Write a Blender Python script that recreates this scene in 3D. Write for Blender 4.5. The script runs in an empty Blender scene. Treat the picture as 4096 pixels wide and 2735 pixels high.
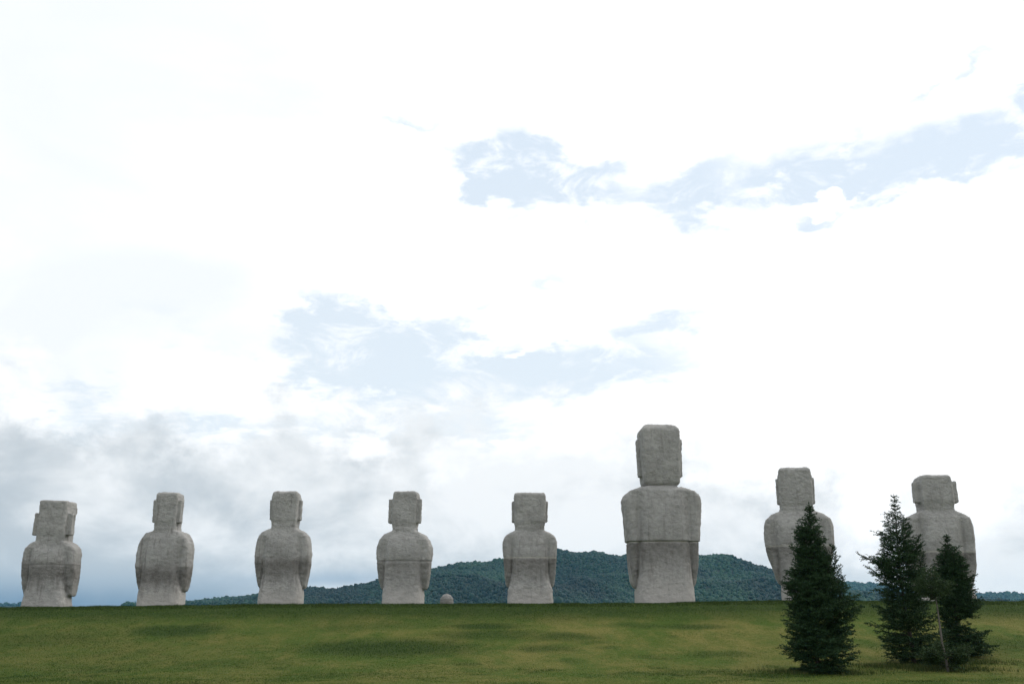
import bpy, math, random
import numpy as np
from math import radians, sin, cos, pi
from mathutils import Vector

rng = np.random.default_rng(7)
random.seed(7)
scene = bpy.context.scene

# ------------------------------------------------------------------ camera
EYE = 1.6
PITCH = radians(15.4)
cam_data = bpy.data.cameras.new("camera")
cam_data.sensor_width = 36.0
cam_data.lens = 36.0
cam_data.clip_start = 0.1
cam_data.clip_end = 30000.0
cam = bpy.data.objects.new("camera", cam_data)
scene.collection.objects.link(cam)
cam.location = (0, 0, EYE)
cam.rotation_euler = (radians(90) + PITCH, 0, 0)
scene.camera = cam

scene.view_settings.view_transform = 'Standard'
scene.view_settings.look = 'None'
scene.view_settings.exposure = 0.0
scene.view_settings.gamma = 1.0
scene.view_settings.use_curve_mapping = False
scene.cycles.volume_step_rate = 4.0
scene.cycles.volume_bounces = 1
scene.cycles.max_bounces = 6

SUN_EL, SUN_AZ = 46.0, 62.0        # degrees; azimuth from +Y towards +X (ahead, to the right)

# ------------------------------------------------------------------ node helper
class NT:
    def __init__(self, tree):
        self.t = tree; self.n = tree.nodes; self.l = tree.links
    def new(self, kind, **kw):
        n = self.n.new(kind)
        for k, v in kw.items(): setattr(n, k, v)
        return n
    def put(self, sock, v):
        if hasattr(v, 'is_linked') or isinstance(v, bpy.types.NodeSocket): self.l.new(v, sock)
        else: sock.default_value = v
    def m(self, op, a, b=0.0, c=None, clamp=False):
        n = self.n.new('ShaderNodeMath'); n.operation = op; n.use_clamp = clamp
        self.put(n.inputs[0], a); self.put(n.inputs[1], b)
        if c is not None: self.put(n.inputs[2], c)
        return n.outputs[0]
    def step(self, v, a, b, smooth=True):
        n = self.n.new('ShaderNodeMapRange'); n.interpolation_type = 'SMOOTHSTEP' if smooth else 'LINEAR'
        n.clamp = True if not smooth else n.clamp
        self.put(n.inputs[0], v); n.inputs[1].default_value = a; n.inputs[2].default_value = b
        n.inputs[3].default_value = 0; n.inputs[4].default_value = 1
        return n.outputs[0]
    def mix(self, f, a, b, mode='MIX'):
        n = self.n.new('ShaderNodeMix'); n.data_type = 'RGBA'; n.blend_type = mode
        self.put(n.inputs[0], f)
        for s, v in ((n.inputs[6], a), (n.inputs[7], b)):
            if isinstance(v, tuple) and len(v) == 3: v = v + (1,)
            self.put(s, v)
        return n.outputs[2]
    def noise(self, vec, scale, detail=4, rough=0.5, dist=0.0):
        n = self.n.new('ShaderNodeTexNoise')
        if vec is not None: self.l.new(vec, n.inputs['Vector'])
        n.inputs['Scale'].default_value = scale; n.inputs['Detail'].default_value = detail
        n.inputs['Roughness'].default_value = rough; n.inputs['Distortion'].default_value = dist
        return n.outputs['Fac']
    def mapping(self, vec, scale=(1, 1, 1), loc=(0, 0, 0)):
        n = self.n.new('ShaderNodeMapping')
        self.l.new(vec, n.inputs[0]); n.inputs['Scale'].default_value = scale; n.inputs['Location'].default_value = loc
        return n.outputs[0]

def ray(px, py):                       # direction through a point of a 4096 x 2735 picture
    dx = (px - 2048) / 4096; dz = (1367.5 - py) / 4096
    return Vector((dx, cos(PITCH) - dz * sin(PITCH), sin(PITCH) + dz * cos(PITCH)))
def world_at(px, py, Y):
    d = ray(px, py); t = Y / d.y
    return Vector((d.x * t, Y, EYE + d.z * t))
def azel(px, py):
    d = ray(px, py).normalized()
    return math.degrees(math.atan2(d.x, d.y)), math.degrees(math.asin(d.z))

# ------------------------------------------------------------------ sky
def build_world():
    w = bpy.data.worlds.new("World"); scene.world = w; w.use_nodes = True
    N = NT(w.node_tree); N.n.clear()
    out = N.new('ShaderNodeOutputWorld'); bg = N.new('ShaderNodeBackground')
    N.l.new(bg.outputs[0], out.inputs[0])
    sky = N.new('ShaderNodeTexSky', sky_type='NISHITA'); sky.sun_disc = False
    sky.sun_elevation = radians(SUN_EL); sky.sun_rotation = radians(SUN_AZ)
    sky.air_density = 1.0; sky.dust_density = 0.6; sky.ozone_density = 1.2
    bg.inputs['Strength'].default_value = 0.1
    tc = N.new('ShaderNodeTexCoord'); sep = N.new('ShaderNodeSeparateXYZ')
    N.l.new(tc.outputs['Generated'], sep.inputs[0]); x, y, z = sep.outputs
    az = N.m('DEGREES', N.m('ARCTAN2', x, y)); el = N.m('DEGREES', N.m('ARCSINE', z))
    # cloud-deck coordinates: what is near the horizon is far and foreshortened
    zz = N.m('ADD', N.m('MAXIMUM', z, 0.0), 0.22)
    comb = N.new('ShaderNodeCombineXYZ')
    N.put(comb.inputs[0], N.m('DIVIDE', x, zz)); N.put(comb.inputs[1], N.m('DIVIDE', y, zz)); N.put(comb.inputs[2], z)
    deck = comb.outputs[0]
    n_big = N.noise(deck, 1.6, 6, 0.58, 0.25)
    n_mid = N.noise(deck, 4.2, 8, 0.62, 0.35)
    n_fine = N.noise(N.mapping(deck, loc=(5, 3, 1)), 13.0, 5, 0.55, 0.2)
    n_soft = N.noise(N.mapping(deck, loc=(-3, 8, 2)), 2.2, 4, 0.5, 0.6)
    flat0 = N.new('ShaderNodeCombineXYZ'); N.put(flat0.inputs[0], N.m('MULTIPLY', az, .1)); N.put(flat0.inputs[1], N.m('MULTIPLY', el, .13)); N.put(flat0.inputs[2], N.m('ADD', y, 9.0))
    # wobble of the openings
    wa = N.m('ADD', az, N.m('MULTIPLY', N.m('SUBTRACT', n_mid, 0.5), 12.0))
    wa = N.m('ADD', wa, N.m('MULTIPLY', N.m('SUBTRACT', n_fine, 0.5), 6.0))
    we = N.m('ADD', el, N.m('MULTIPLY', N.m('SUBTRACT', n_soft, 0.5), 3.0))
    we = N.m('ADD', we, N.m('MULTIPLY', N.m('SUBTRACT', n_fine, 0.5), 4.5))
    K = 4096 / 2348
    def blob(cx, cy, rx, ry, rot, amp, a_=None, e_=None):
        a0, e0 = azel(cx * K, cy * K)
        ra = rx / 41.0 / max(0.5, cos(radians(e0))); re = ry / 41.0
        da = N.m('SUBTRACT', wa if a_ is None else a_, a0); de = N.m('SUBTRACT', we if e_ is None else e_, e0)
        c, s = cos(radians(rot)), sin(radians(rot))
        u = N.m('ADD', N.m('MULTIPLY', da, c / ra), N.m('MULTIPLY', de, s / ra))
        v = N.m('ADD', N.m('MULTIPLY', da, -s / re), N.m('MULTIPLY', de, c / re))
        d2 = N.m('ADD', N.m('MULTIPLY', u, u), N.m('MULTIPLY', v, v))
        return N.m('MULTIPLY', N.m('EXPONENT', N.m('MULTIPLY', d2, -0.7)), amp)
    opens = [(1155, 390, 86, 84, 0, 1.6), (1300, 425, 150, 44, -8, 1.1), (1625, 345, 75, 36, 40, 0.5),
             (1490, 215, 42, 13, 10, 0.6), (1810, 405, 190, 66, 4, 1.3), (2230, 350, 220, 56, 10, 1.3),
             (2180, 168, 100, 12, 25, 0.75), (1880, 490, 80, 22, 0, 0.6), (1910, 455, 80, 20, 2, -2.4),
             (840, 762, 170, 52, -26, 1.15), (900, 850, 240, 70, -5, 1.0), (1130, 850, 260, 70, 0, 0.95),
             (1055, 725, 60, 26, 20, 0.7), (1210, 668, 120, 16, 4, 0.65), (1560, 725, 150, 22, 12, 0.65),
             (1450, 830, 240, 55, 0, 0.6), (150, 890, 110, 20, 0, 0.65), (250, 955, 260, 17, 3, 0.65),
             (130, 992, 240, 20, 3, 0.7), (700, 965, 300, 40, 0, 0.6), (1230, 752, 125, 50, -18, -0.9),
             (980, 280, 60, 10, 0, 0.45), (1900, 545, 500, 26, 14, -0.5), (2340, 225, 40, 14, 0, 0.6),
             (800, 378, 60, 30, 40, 0.35), (1600, 600, 220, 10, 0, 0.35), (1000, 985, 260, 30, 0, 0.5)]
    s = None
    for b in opens:
        v = blob(*b); s = v if s is None else N.m('ADD', s, v)
    # outside the picture the same broken overcast goes on
    away = N.m('MULTIPLY', N.step(N.m('ABSOLUTE', az), 30, 42), 1.0)
    general = N.m('MULTIPLY', N.step(n_big, 0.56, 0.72), 0.8)
    s = N.m('ADD', s, N.m('MULTIPLY', away, general))
    s = N.m('ADD', s, N.m('MULTIPLY', N.m('SUBTRACT', n_mid, 0.5), 1.25))
    s = N.m('ADD', s, N.m('MULTIPLY', N.m('SUBTRACT', n_fine, 0.5), 0.85))
    wisp = N.noise(N.mapping(flat0.outputs[0], (1, 1.7, 1)), 2.2, 9, 0.66, 0.5)
    openness = N.m('MULTIPLY', N.step(s, 0.10, 0.95), N.m('SUBTRACT', 1.0, N.m('MULTIPLY', N.step(wisp, 0.50, 0.68), 0.7)))
    # colours in units of the sky texture (strength 0.1 is applied by the background)
    veil = N.mix(N.step(el, 5, 42), (9.3, 10.1, 10.7), (8.3, 9.5, 10.8))
    blue = N.mix(0.18, veil, sky.outputs[0])
    cl_lo, cl_hi = (9.6, 10.0, 10.4), (12.2, 12.3, 12.4)
    bright = N.m('ADD', N.m('MULTIPLY', n_soft, 0.9), N.m('MULTIPLY', N.step(az, -34, 6), 0.45))
    cloud = N.mix(N.step(bright, 0.42, 0.85), cl_lo, cl_hi)
    col = N.mix(openness, cloud, blue)
    # grey bank low on the left and middle
    flat2 = N.new('ShaderNodeCombineXYZ'); N.put(flat2.inputs[0], N.m('MULTIPLY', az, .1)); N.put(flat2.inputs[1], N.m('MULTIPLY', el, .12)); N.put(flat2.inputs[2], N.m('ADD', y, 4.0))
    puff = N.noise(flat2.outputs[0], 2.0, 8, 0.58, 0.1)
    we2 = N.m('ADD', el, N.m('MULTIPLY', N.m('SUBTRACT', puff, 0.5), 13.0))
    we2 = N.m('ADD', we2, N.m('MULTIPLY', N.step(az, 2, 24), 5.0))
    bank = N.m('SUBTRACT', 1.0, N.step(we2, 8.2, 12.0))
    flat_ = N.new('ShaderNodeCombineXYZ'); N.put(flat_.inputs[0], N.m('MULTIPLY', az, .1)); N.put(flat_.inputs[1], N.m('MULTIPLY', el, .16)); N.put(flat_.inputs[2], y)
    inner = N.noise(flat_.outputs[0], 1.5, 7, 0.56, 0.25)
    shade = N.m('ADD', N.m('MULTIPLY', inner, 1.5), N.m('MULTIPLY', N.step(az, -30, 14), 0.32))
    shade = N.m('SUBTRACT', shade, N.m('MULTIPLY', N.m('SUBTRACT', 1.0, N.step(el, 1.0, 7.5)), 0.22))
    shade = N.m('ADD', shade, N.m('MULTIPLY', N.m('SUBTRACT', puff, 0.5), 0.6))
    greyc = N.mix(N.step(shade, 0.42, 1.08), (5.5, 6.1, 6.6), (9.7, 9.95, 10.15))
    col = N.mix(bank, col, greyc)
    rim = N.m('MULTIPLY', N.step(we2, 9.6, 11.4), N.m('SUBTRACT', 1.0, N.step(we2, 11.6, 14.0)))   # sunlit tops of the puffs
    rim = N.m('MULTIPLY', rim, N.step(wisp, 0.38, 0.60))
    col = N.mix(N.m('MULTIPLY', rim, 0.75), col, (11.2, 11.2, 11.2))
    # the dark blue foot of the bank at the left, and paler streaks
    d = blob(100, 1385, 600, 40, 0, 0.95, az, we2 if False else el)
    d = N.m('MULTIPLY', d, N.m('ADD', 0.45, N.m('MULTIPLY', inner, 0.9)), clamp=True)
    col = N.mix(d, col, (1.7, 2.6, 3.8))
    d = blob(770, 1325, 150, 14, 2, 0.55, az, el)
    col = N.mix(d, col, (3.6, 4.7, 6.0))
    d = blob(790, 1350, 110, 8, 3, 0.7, az, el)
    col = N.mix(d, col, (9.5, 10.0, 10.4))
    # cloud bank all round the horizon behind the camera, neither darker nor brighter
    N.l.new(col, bg.inputs['Color'])
    w.cycles.sampling_method = 'MANUAL'; w.cycles.sample_map_resolution = 512
build_world()

sun_data = bpy.data.lights.new("sun", 'SUN')
sun_data.energy = 1.3; sun_data.angle = radians(22); sun_data.color = (1.0, 0.96, 0.9)
sun = bpy.data.objects.new("sun", sun_data); scene.collection.objects.link(sun)
sd = Vector((sin(radians(SUN_AZ)) * cos(radians(SUN_EL)), cos(radians(SUN_AZ)) * cos(radians(SUN_EL)), sin(radians(SUN_EL))))
sun.rotation_euler = (-sd).to_track_quat('-Z', 'Y').to_euler()
sun.location = (0, 0, 60)

# ------------------------------------------------------------------ small tools
def fast_mesh(name, V, T, smooth=True, attrs=None):
    V = np.asarray(V, np.float32); T = np.asarray(T, np.int32)
    me = bpy.data.meshes.new(name)
    me.vertices.add(len(V)); me.vertices.foreach_set('co', V.ravel())
    k = T.shape[1]
    me.loops.add(T.size); me.loops.foreach_set('vertex_index', T.ravel())
    me.polygons.add(len(T))
    me.polygons.foreach_set('loop_start', np.arange(0, T.size, k, dtype=np.int32))
    me.polygons.foreach_set('loop_total', np.full(len(T), k, np.int32))
    me.polygons.foreach_set('use_smooth', np.full(len(T), smooth, bool))
    if attrs:
        for an, av in attrs.items():
            a = me.attributes.new(an, 'FLOAT', 'POINT'); a.data.foreach_set('value', np.asarray(av, np.float32))
    me.update(calc_edges=True); me.validate()
    return me
def link(name, me, mat=None, parent=None, **props):
    o = bpy.data.objects.new(name, me); scene.collection.objects.link(o)
    if mat and me: me.materials.append(mat)
    if parent: o.parent = parent
    for k, v in props.items(): o[k] = v
    return o
def interp(x, xs, ys): return np.interp(x, xs, ys)

_lat = rng.random((32, 32, 32)).astype(np.float32)
def vnoise(P):
    P = np.asarray(P, np.float64); i = np.floor(P).astype(int); f = P - i; f = f * f * (3 - 2 * f)
    def g(a, b, c): return _lat[(i[..., 0] + a) & 31, (i[..., 1] + b) & 31, (i[..., 2] + c) & 31]
    fx, fy, fz = f[..., 0], f[..., 1], f[..., 2]
    x00 = g(0,0,0) * (1 - fx) + g(1,0,0) * fx; x10 = g(0,1,0) * (1 - fx) + g(1,1,0) * fx
    x01 = g(0,0,1) * (1 - fx) + g(1,0,1) * fx; x11 = g(0,1,1) * (1 - fx) + g(1,1,1) * fx
    return ((x00 * (1 - fy) + x10 * fy) * (1 - fz) + (x01 * (1 - fy) + x11 * fy) * fz) * 2 - 1
def fbm(P, octs=4, gain=0.5):
    P = np.asarray(P, np.float64); s = 0; a = 1; t = 0
    for o in range(octs):
        s = s + a * vnoise(P * (2.03 ** o) + 11.7 * o); t += a; a *= gain
    return s / t

# ------------------------------------------------------------------ materials
def principled(name):
    m = bpy.data.materials.new(name); m.use_nodes = True
    N = NT(m.node_tree); b = N.n['Principled BSDF']
    return m, N, b
def mat_ground():
    m, N, b = principled("grass_turf")
    tc = N.new('ShaderNodeTexCoord').outputs['Object']
    at = N.new('ShaderNodeAttribute', attribute_name='lush_and_shade').outputs['Fac']
    big = N.noise(N.mapping(tc, (1, 0.55, 1)), 0.22, 5, 0.6, 0.6)
    med = N.noise(N.mapping(tc, (0.8, 0.5, 1), (4, 2, 0)), 1.3, 6, 0.65, 0.3)
    fin = N.noise(N.mapping(tc, (1, 0.5, 1)), 9.0, 6, 0.7)
    vf = N.noise(tc, 45.0, 3, 0.7)
    c = N.mix(N.step(N.m('ADD', N.m('MULTIPLY', big, 0.6), N.m('MULTIPLY', med, 0.4)), 0.40, 0.62), (0.052, 0.090, 0.009), (0.145, 0.135, 0.034))
    c = N.mix(N.m('MULTIPLY', N.step(fin, 0.52, 0.72), 0.6), c, (0.175, 0.160, 0.065))
    c = N.mix(N.m('MULTIPLY', N.step(fin, 0.48, 0.28), 0.75), c, (0.026, 0.045, 0.006))
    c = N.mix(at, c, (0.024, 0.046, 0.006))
    c = N.mix(N.m('MULTIPLY', N.step(vf, 0.45, 0.7), 0.35), c, (0.030, 0.048, 0.008))
    N.put(b.inputs['Base Color'], c); b.inputs['Roughness'].default_value = 0.95
    b.inputs['Specular IOR Level'].default_value = 0.1
    bm = N.new('ShaderNodeBump'); bm.inputs['Strength'].default_value = 0.8; bm.inputs['Distance'].default_value = 0.06
    N.put(bm.inputs['Height'], N.m('ADD', fin, N.m('MULTIPLY', vf, 0.5))); N.l.new(bm.outputs[0], b.inputs['Normal'])
    return m
def mat_blades(name, c1, c2, c3):
    m, N, b = principled(name)
    at = N.new('ShaderNodeAttribute', attribute_name='tone').outputs['Fac']
    c = N.mix(N.step(at, 0.0, 0.5, False), c1, c2); c = N.mix(N.step(at, 0.5, 1.0, False), c, c3)
    N.put(b.inputs['Base Color'], c); b.inputs['Roughness'].default_value = 0.7
    b.inputs['Specular IOR Level'].default_value = 0.2
    return m
def mat_forest(name, c1, c2, c3):
    m = mat_blades(name, c1, c2, c3)
    return m
def mat_bark(name, a, bcol):
    m, N, b = principled(name)
    tc = N.new('ShaderNodeTexCoord').outputs['Object']
    n = N.noise(N.mapping(tc, (1, 1, 0.25)), 30, 5, 0.65)
    N.put(b.inputs['Base Color'], N.mix(n, a, bcol)); b.inputs['Roughness'].default_value = 0.9
    bm = N.new('ShaderNodeBump'); bm.inputs['Distance'].default_value = 0.01
    N.put(bm.inputs['Height'], n); N.l.new(bm.outputs[0], b.inputs['Normal'])
    return m
def mat_stone(name, seam, height, seam_tone, seed, stain=1.0, foot_pale=1.0, soft=0.16, tone=1.0):
    m, N, b = principled(name)
    tc0 = N.new('ShaderNodeTexCoord').outputs['Object']
    sep = N.new('ShaderNodeSeparateXYZ'); N.l.new(tc0, sep.inputs[0]); z = sep.outputs[2]
    tc = N.mapping(tc0, loc=(seed * 7.3, seed * 3.1, seed * 5.7))
    big = N.noise(tc, 0.8, 5, 0.6, 0.4); med = N.noise(tc, 4.0, 6, 0.62, 0.3)
    chis = N.noise(N.mapping(tc, (1, 1, 1.8)), 9.0, 5, 0.6, 0.8)
    fine = N.noise(tc, 28.0, 4, 0.7)
    c = N.mix(N.step(big, 0.3, 0.7), (0.325, 0.318, 0.305), (0.425, 0.416, 0.40))
    c = N.mix(N.m('MULTIPLY', N.step(med, 0.42, 0.72), 0.5), c, (0.235, 0.228, 0.218))
    c = N.mix(N.m('MULTIPLY', N.step(fine, 0.5, 0.75), 0.45), c, (0.50, 0.485, 0.46))
    c = N.mix(N.m('MULTIPLY', N.step(fine, 0.48, 0.28), 0.45), c, (0.165, 0.158, 0.150))
    # rain stain: starts sharply at the joint, runs down in drips
    streak = N.noise(N.mapping(tc, (4.5, 4.5, 0.35)), 1.0, 5, 0.65)
    below = N.m('SUBTRACT', seam, z)
    length = N.m('ADD', 0.25, N.m('MULTIPLY', streak, height * 0.40))
    run = N.m('SUBTRACT', 1.0, N.m('DIVIDE', below, length), clamp=True)
    start = N.step(N.m('ADD', below, N.m('MULTIPLY', N.m('SUBTRACT', med, 0.5), 0.25)), -0.02 - soft * .5, soft)
    st = N.m('MULTIPLY', N.m('MULTIPLY', run, start), N.m('ADD', 0.45, N.m('MULTIPLY', med, 1.0)), clamp=True)
    c = N.mix(N.m('MULTIPLY', N.m('MULTIPLY', st, 0.95 * stain), 1.0, clamp=True), c, (0.115, 0.103, 0.092))
    thin = N.m('MULTIPLY', N.step(streak, 0.52, 0.70), 0.55 * stain)
    c = N.mix(thin, c, (0.17, 0.16, 0.15))
    # mortar of the joint
    line = 0.0 if seam_tone == 0 else N.m('SUBTRACT', 1.0, N.step(N.m('ABSOLUTE', N.m('SUBTRACT', z, seam)), 0.018, 0.05))
    c = N.mix(N.m('MULTIPLY', line, 0.75 if seam_tone > 0 else 0.45), c, (0.45, 0.43, 0.38) if seam_tone > 0 else (0.15, 0.14, 0.13))
    # paler stone towards the foot
    foot = N.m('SUBTRACT', 1.0, N.step(N.m('ADD', z, N.m('MULTIPLY', N.m('SUBTRACT', med, 0.5), 1.2)), 0.1, height * 0.24))
    c = N.mix(N.m('MULTIPLY', foot, 0.75 * foot_pale), c, (0.50, 0.47, 0.44))
    c = N.mix(1.0, c, (tone, tone, tone), 'MULTIPLY')
    N.put(b.inputs['Base Color'], c); b.inputs['Roughness'].default_value = 0.92
    b.inputs['Specular IOR Level'].default_value = 0.2
    bm = N.new('ShaderNodeBump'); bm.inputs['Strength'].default_value = 1.0; bm.inputs['Distance'].default_value = 0.07
    h = N.m('ADD', N.m('MULTIPLY', chis, 0.6), N.m('MULTIPLY', fine, 0.6)); h = N.m('ADD', h, N.m('MULTIPLY', med, 0.3))
    N.put(bm.inputs['Height'], h); N.l.new(bm.outputs[0], b.inputs['Normal'])
    return m

# ------------------------------------------------------------------ ground
CX = [world_at(p, q, 52).x for p, q in ((0,2428),(260,2426),(640,2421),(1120,2416),(1620,2415),(2120,2412),(2660,2409),(3140,2400),(3600,2402),(4096,2404))]
CZ = [world_at(p, q, 52).z for p, q in ((0,2428),(260,2426),(640,2421),(1120,2416),(1620,2415),(2120,2412),(2660,2409),(3140,2400),(3600,2402),(4096,2404))]
PY = [-9999, 29, 31.5, 34, 36, 38, 42, 46, 49.5, 51.2, 52.5, 54, 70, 100, 170, 400, 20000]
PZ = [0, 0, 0.01, 0.03, 0.07, 0.13, 0.33, 0.60, 0.86, 0.965, 1.0, 0.995, 0.99, 0.98, 0.85, -4, -4]
def ground_z(x, y):
    x = np.asarray(x, float); y = np.asarray(y, float)
    f = (interp(y - 0.9, PY, PZ) + interp(y, PY, PZ) + interp(y + 0.9, PY, PZ)) / 3
    c = interp(x, CX, CZ)
    fall = np.clip((np.abs(x) - 55) / 150, 0, 1); fall = fall * fall * (3 - 2 * fall)
    c = c * (1 - 0.6 * fall)
    z = f * c
    w = np.exp(-((x) / 60.0) ** 2) * np.clip((y - 12) / 10, 0, 1) * np.clip((64 - y) / 14, 0, 1)
    P = np.stack([x * 0.16, y * 0.2, np.zeros_like(x)], -1)
    n = fbm(P + 3.3, 4) * 0.11 + fbm(np.stack([x * 1.3, y * 1.0, np.zeros_like(x) + 5.0], -1), 3) * 0.022
    k = 1 - 0.75 * np.exp(-((y - 52) / 4.0) ** 2)
    return z + n * w * k
PATCH = []                              # clumps of longer, greener grass (x, y, rx, ry, amount)
def ground_hit(px, py):
    d = ray(px, py); lo, hi = 10.0, 53.0
    for Y in np.linspace(10, 53, 800):
        t = Y / d.y
        if EYE + d.z * t <= float(ground_z(d.x * t, Y)): return d.x * t, Y
    return d.x * 53 / d.y, 53
for px, py, rx, ry, am in ((715, 2520, 1.9, 1.5, .9), (1540, 2590, 3.2, 2.3, .8), (1930, 2505, 1.5, .8, .8), (1935, 2540, 2.1, 1.1, .6),
                           (2240, 2545, 1.4, .9, .6), (2170, 2595, 1.2, 1.0, .5), (2770, 2505, 1.3, .7, .6), (2560, 2500, 1.2, .6, .4),
                           (2880, 2615, 1.2, .6, .45), (1480, 2500, 3.0, 1.0, .35), (150, 2560, 3.0, 2.0, .45), (3130, 2700, 1.6, 1.0, .6),
                           (3950, 2580, 4.0, 1.6, .45), (3900, 2720, 2.2, .7, .4), (900, 2650, 3.0, 1.2, .3), (2700, 2690, 2.0, .8, .35),
                           (1250, 2700, 3.0, 1.0, .3), (400, 2480, 4.0, 1.2, .4)):
    gx, gy = ground_hit(px, py); PATCH.append((gx, gy, rx * 1.15, ry * 1.1, min(1, am * 1.25)))
for _ in range(110):                    # small clumps everywhere
    yy = rng.uniform(25, 50); PATCH.append((rng.uniform(-.55, .55) * yy, yy, rng.uniform(.25, .9), rng.uniform(.2, .6), rng.uniform(.25, .65)))
def lush_and_shade(x, y):
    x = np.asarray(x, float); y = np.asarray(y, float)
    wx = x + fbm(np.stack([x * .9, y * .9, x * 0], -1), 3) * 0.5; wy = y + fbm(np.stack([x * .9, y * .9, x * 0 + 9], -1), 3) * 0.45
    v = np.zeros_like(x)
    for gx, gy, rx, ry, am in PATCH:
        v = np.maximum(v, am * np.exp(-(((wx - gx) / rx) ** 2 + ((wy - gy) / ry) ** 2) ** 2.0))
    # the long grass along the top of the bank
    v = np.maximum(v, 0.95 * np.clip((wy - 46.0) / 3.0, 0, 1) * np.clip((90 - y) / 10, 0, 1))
    v = np.maximum(v, 0.42 * np.clip((-x + 2 - (y - 30) * .25) / 20, 0, 1))  # cloud shade and lens falloff put into the grass colour, darkening the left
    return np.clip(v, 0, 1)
def graded(a, b, step, lo, hi, g=1.25):
    c = list(np.arange(a, b + 1e-6, step)); s = step; v = c[0]
    left = []
    while v > lo: s *= g; v -= s; left.append(max(v, lo))
    s = step; v = c[-1]; right = []
    while v < hi: s *= g; v += s; right.append(min(v, hi))
    return np.array(left[::-1] + c + right)
def build_ground():
    xs = graded(-36, 36, 0.22, -6000, 6000); ys = graded(22, 57, 0.2, -6000, 6000)
    X, Y = np.meshgrid(xs, ys); Z = ground_z(X, Y)
    nx, ny = len(xs), len(ys)
    V = np.stack([X, Y, Z], -1).reshape(-1, 3)
    i = np.arange(ny - 1)[:, None] * nx + np.arange(nx - 1)[None]
    Q = np.stack([i, i + 1, i + nx + 1, i + nx], -1).reshape(-1, 4)
    me = fast_mesh("grass_slope", V, Q, True, {'lush_and_shade': lush_and_shade(X, Y).ravel()})
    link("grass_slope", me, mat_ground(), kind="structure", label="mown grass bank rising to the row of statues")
build_ground()

def blades(x, y, h, wid, per, spread, tone, lean=0.5):
    """bent grass blades: one thin triangle each, several per tuft"""
    n = len(x); N = n * per
    X = np.repeat(x, per) + rng.normal(0, spread, N); Y = np.repeat(y, per) + rng.normal(0, spread, N)
    Z = ground_z(X, Y) - 0.01
    H = np.repeat(h, per) * rng.uniform(0.6, 1.25, N); a = rng.uniform(0, 2 * pi, N)
    W = wid * rng.uniform(.6, 1.4, N)
    ca, sa = np.cos(a), np.sin(a); l = H * rng.uniform(0, lean, N); b = rng.uniform(0, 2 * pi, N)
    B = np.stack([X, Y, Z], -1); side = np.stack([ca, sa, 0 * ca], -1) * W[:, None]
    tip = B + np.stack([np.cos(b) * l, np.sin(b) * l, H], -1)
    V = np.concatenate([B - side, B + side, tip], 1).reshape(-1, 3)
    T = np.arange(3 * N).reshape(-1, 3)
    tn = np.clip(np.repeat(tone + rng.normal(0, .27, n), per) + rng.normal(0, .12, N), 0, 1)
    return V, T, np.repeat(tn, 3)
def build_grass():
    n = 190000
    y = 24 + 29 * rng.random(n) ** 1.25; x = (rng.random(n) * 2 - 1) * (0.56 * y + 1)
    L = lush_and_shade(x, y)
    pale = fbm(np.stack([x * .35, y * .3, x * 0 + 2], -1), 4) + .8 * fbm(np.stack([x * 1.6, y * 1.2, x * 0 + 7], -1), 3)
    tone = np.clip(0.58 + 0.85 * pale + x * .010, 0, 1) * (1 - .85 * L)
    h = 0.028 + 0.035 * L + 0.014 * rng.random(n)
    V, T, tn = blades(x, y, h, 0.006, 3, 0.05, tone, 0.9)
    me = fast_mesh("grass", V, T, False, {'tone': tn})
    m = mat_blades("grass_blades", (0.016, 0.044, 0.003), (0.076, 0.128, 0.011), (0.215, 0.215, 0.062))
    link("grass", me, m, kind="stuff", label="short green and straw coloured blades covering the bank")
build_grass()

# ------------------------------------------------------------------ iso-surface mesher
def surface_net(F, o, h):
    nx, ny, nz = F.shape
    inside = F < 0
    c = [(a, b, d) for a in (0, 1) for b in (0, 1) for d in (0, 1)]
    def sl(A, a, b, d): return A[a:nx - 1 + a, b:ny - 1 + b, d:nz - 1 + d]
    cnt = sum(sl(inside, *k).astype(np.int8) for k in c)
    cell = np.argwhere((cnt > 0) & (cnt < 8))
    idx = -np.ones((nx - 1, ny - 1, nz - 1), np.int64); idx[tuple(cell.T)] = np.arange(len(cell))
    S = np.zeros((len(cell), 3)); K = np.zeros(len(cell))
    for k in c:
        for ax in range(3):
            if k[ax]: continue
            k2 = list(k); k2[ax] = 1
            f0 = F[tuple((cell + np.array(k)).T)]; f1 = F[tuple((cell + np.array(k2)).T)]
            s = (f0 < 0) != (f1 < 0)
            t = np.where(s, f0 / np.where(s, f0 - f1, 1), 0)
            p = np.tile(np.array(k, float), (len(cell), 1)); p[:, ax] = t
            S += p * s[:, None]; K += s
    V = (cell + S / K[:, None]) * h + np.array(o)
    Q = []
    for ax in range(3):
        b, d = [(1, 2), (2, 0), (0, 1)][ax]
        e0 = [slice(1, -1)] * 3; e0[ax] = slice(0, -1); e1 = list(e0); e1[ax] = slice(1, None)
        A0 = inside[tuple(e0)]; A1 = inside[tuple(e1)]
        for val in (True, False):
            p = np.argwhere((A0 == val) & (A1 != val)) + 1; p[:, ax] -= 1
            def at(db, dd):
                q = p.copy(); q[:, b] -= db; q[:, d] -= dd
                return idx[tuple(q.T)]
            q = np.stack([at(1, 1), at(0, 1), at(0, 0), at(1, 0)], -1)
            Q.append(q if val else q[:, ::-1])
    return V, np.concatenate(Q)
def smin(a, b, k):
    hh = np.clip(0.5 + 0.5 * (b - a) / k, 0, 1)
    return b * (1 - hh) + a * hh - k * hh * (1 - hh)
def smax(a, b, k): return -smin(-a, -b, k)
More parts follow.
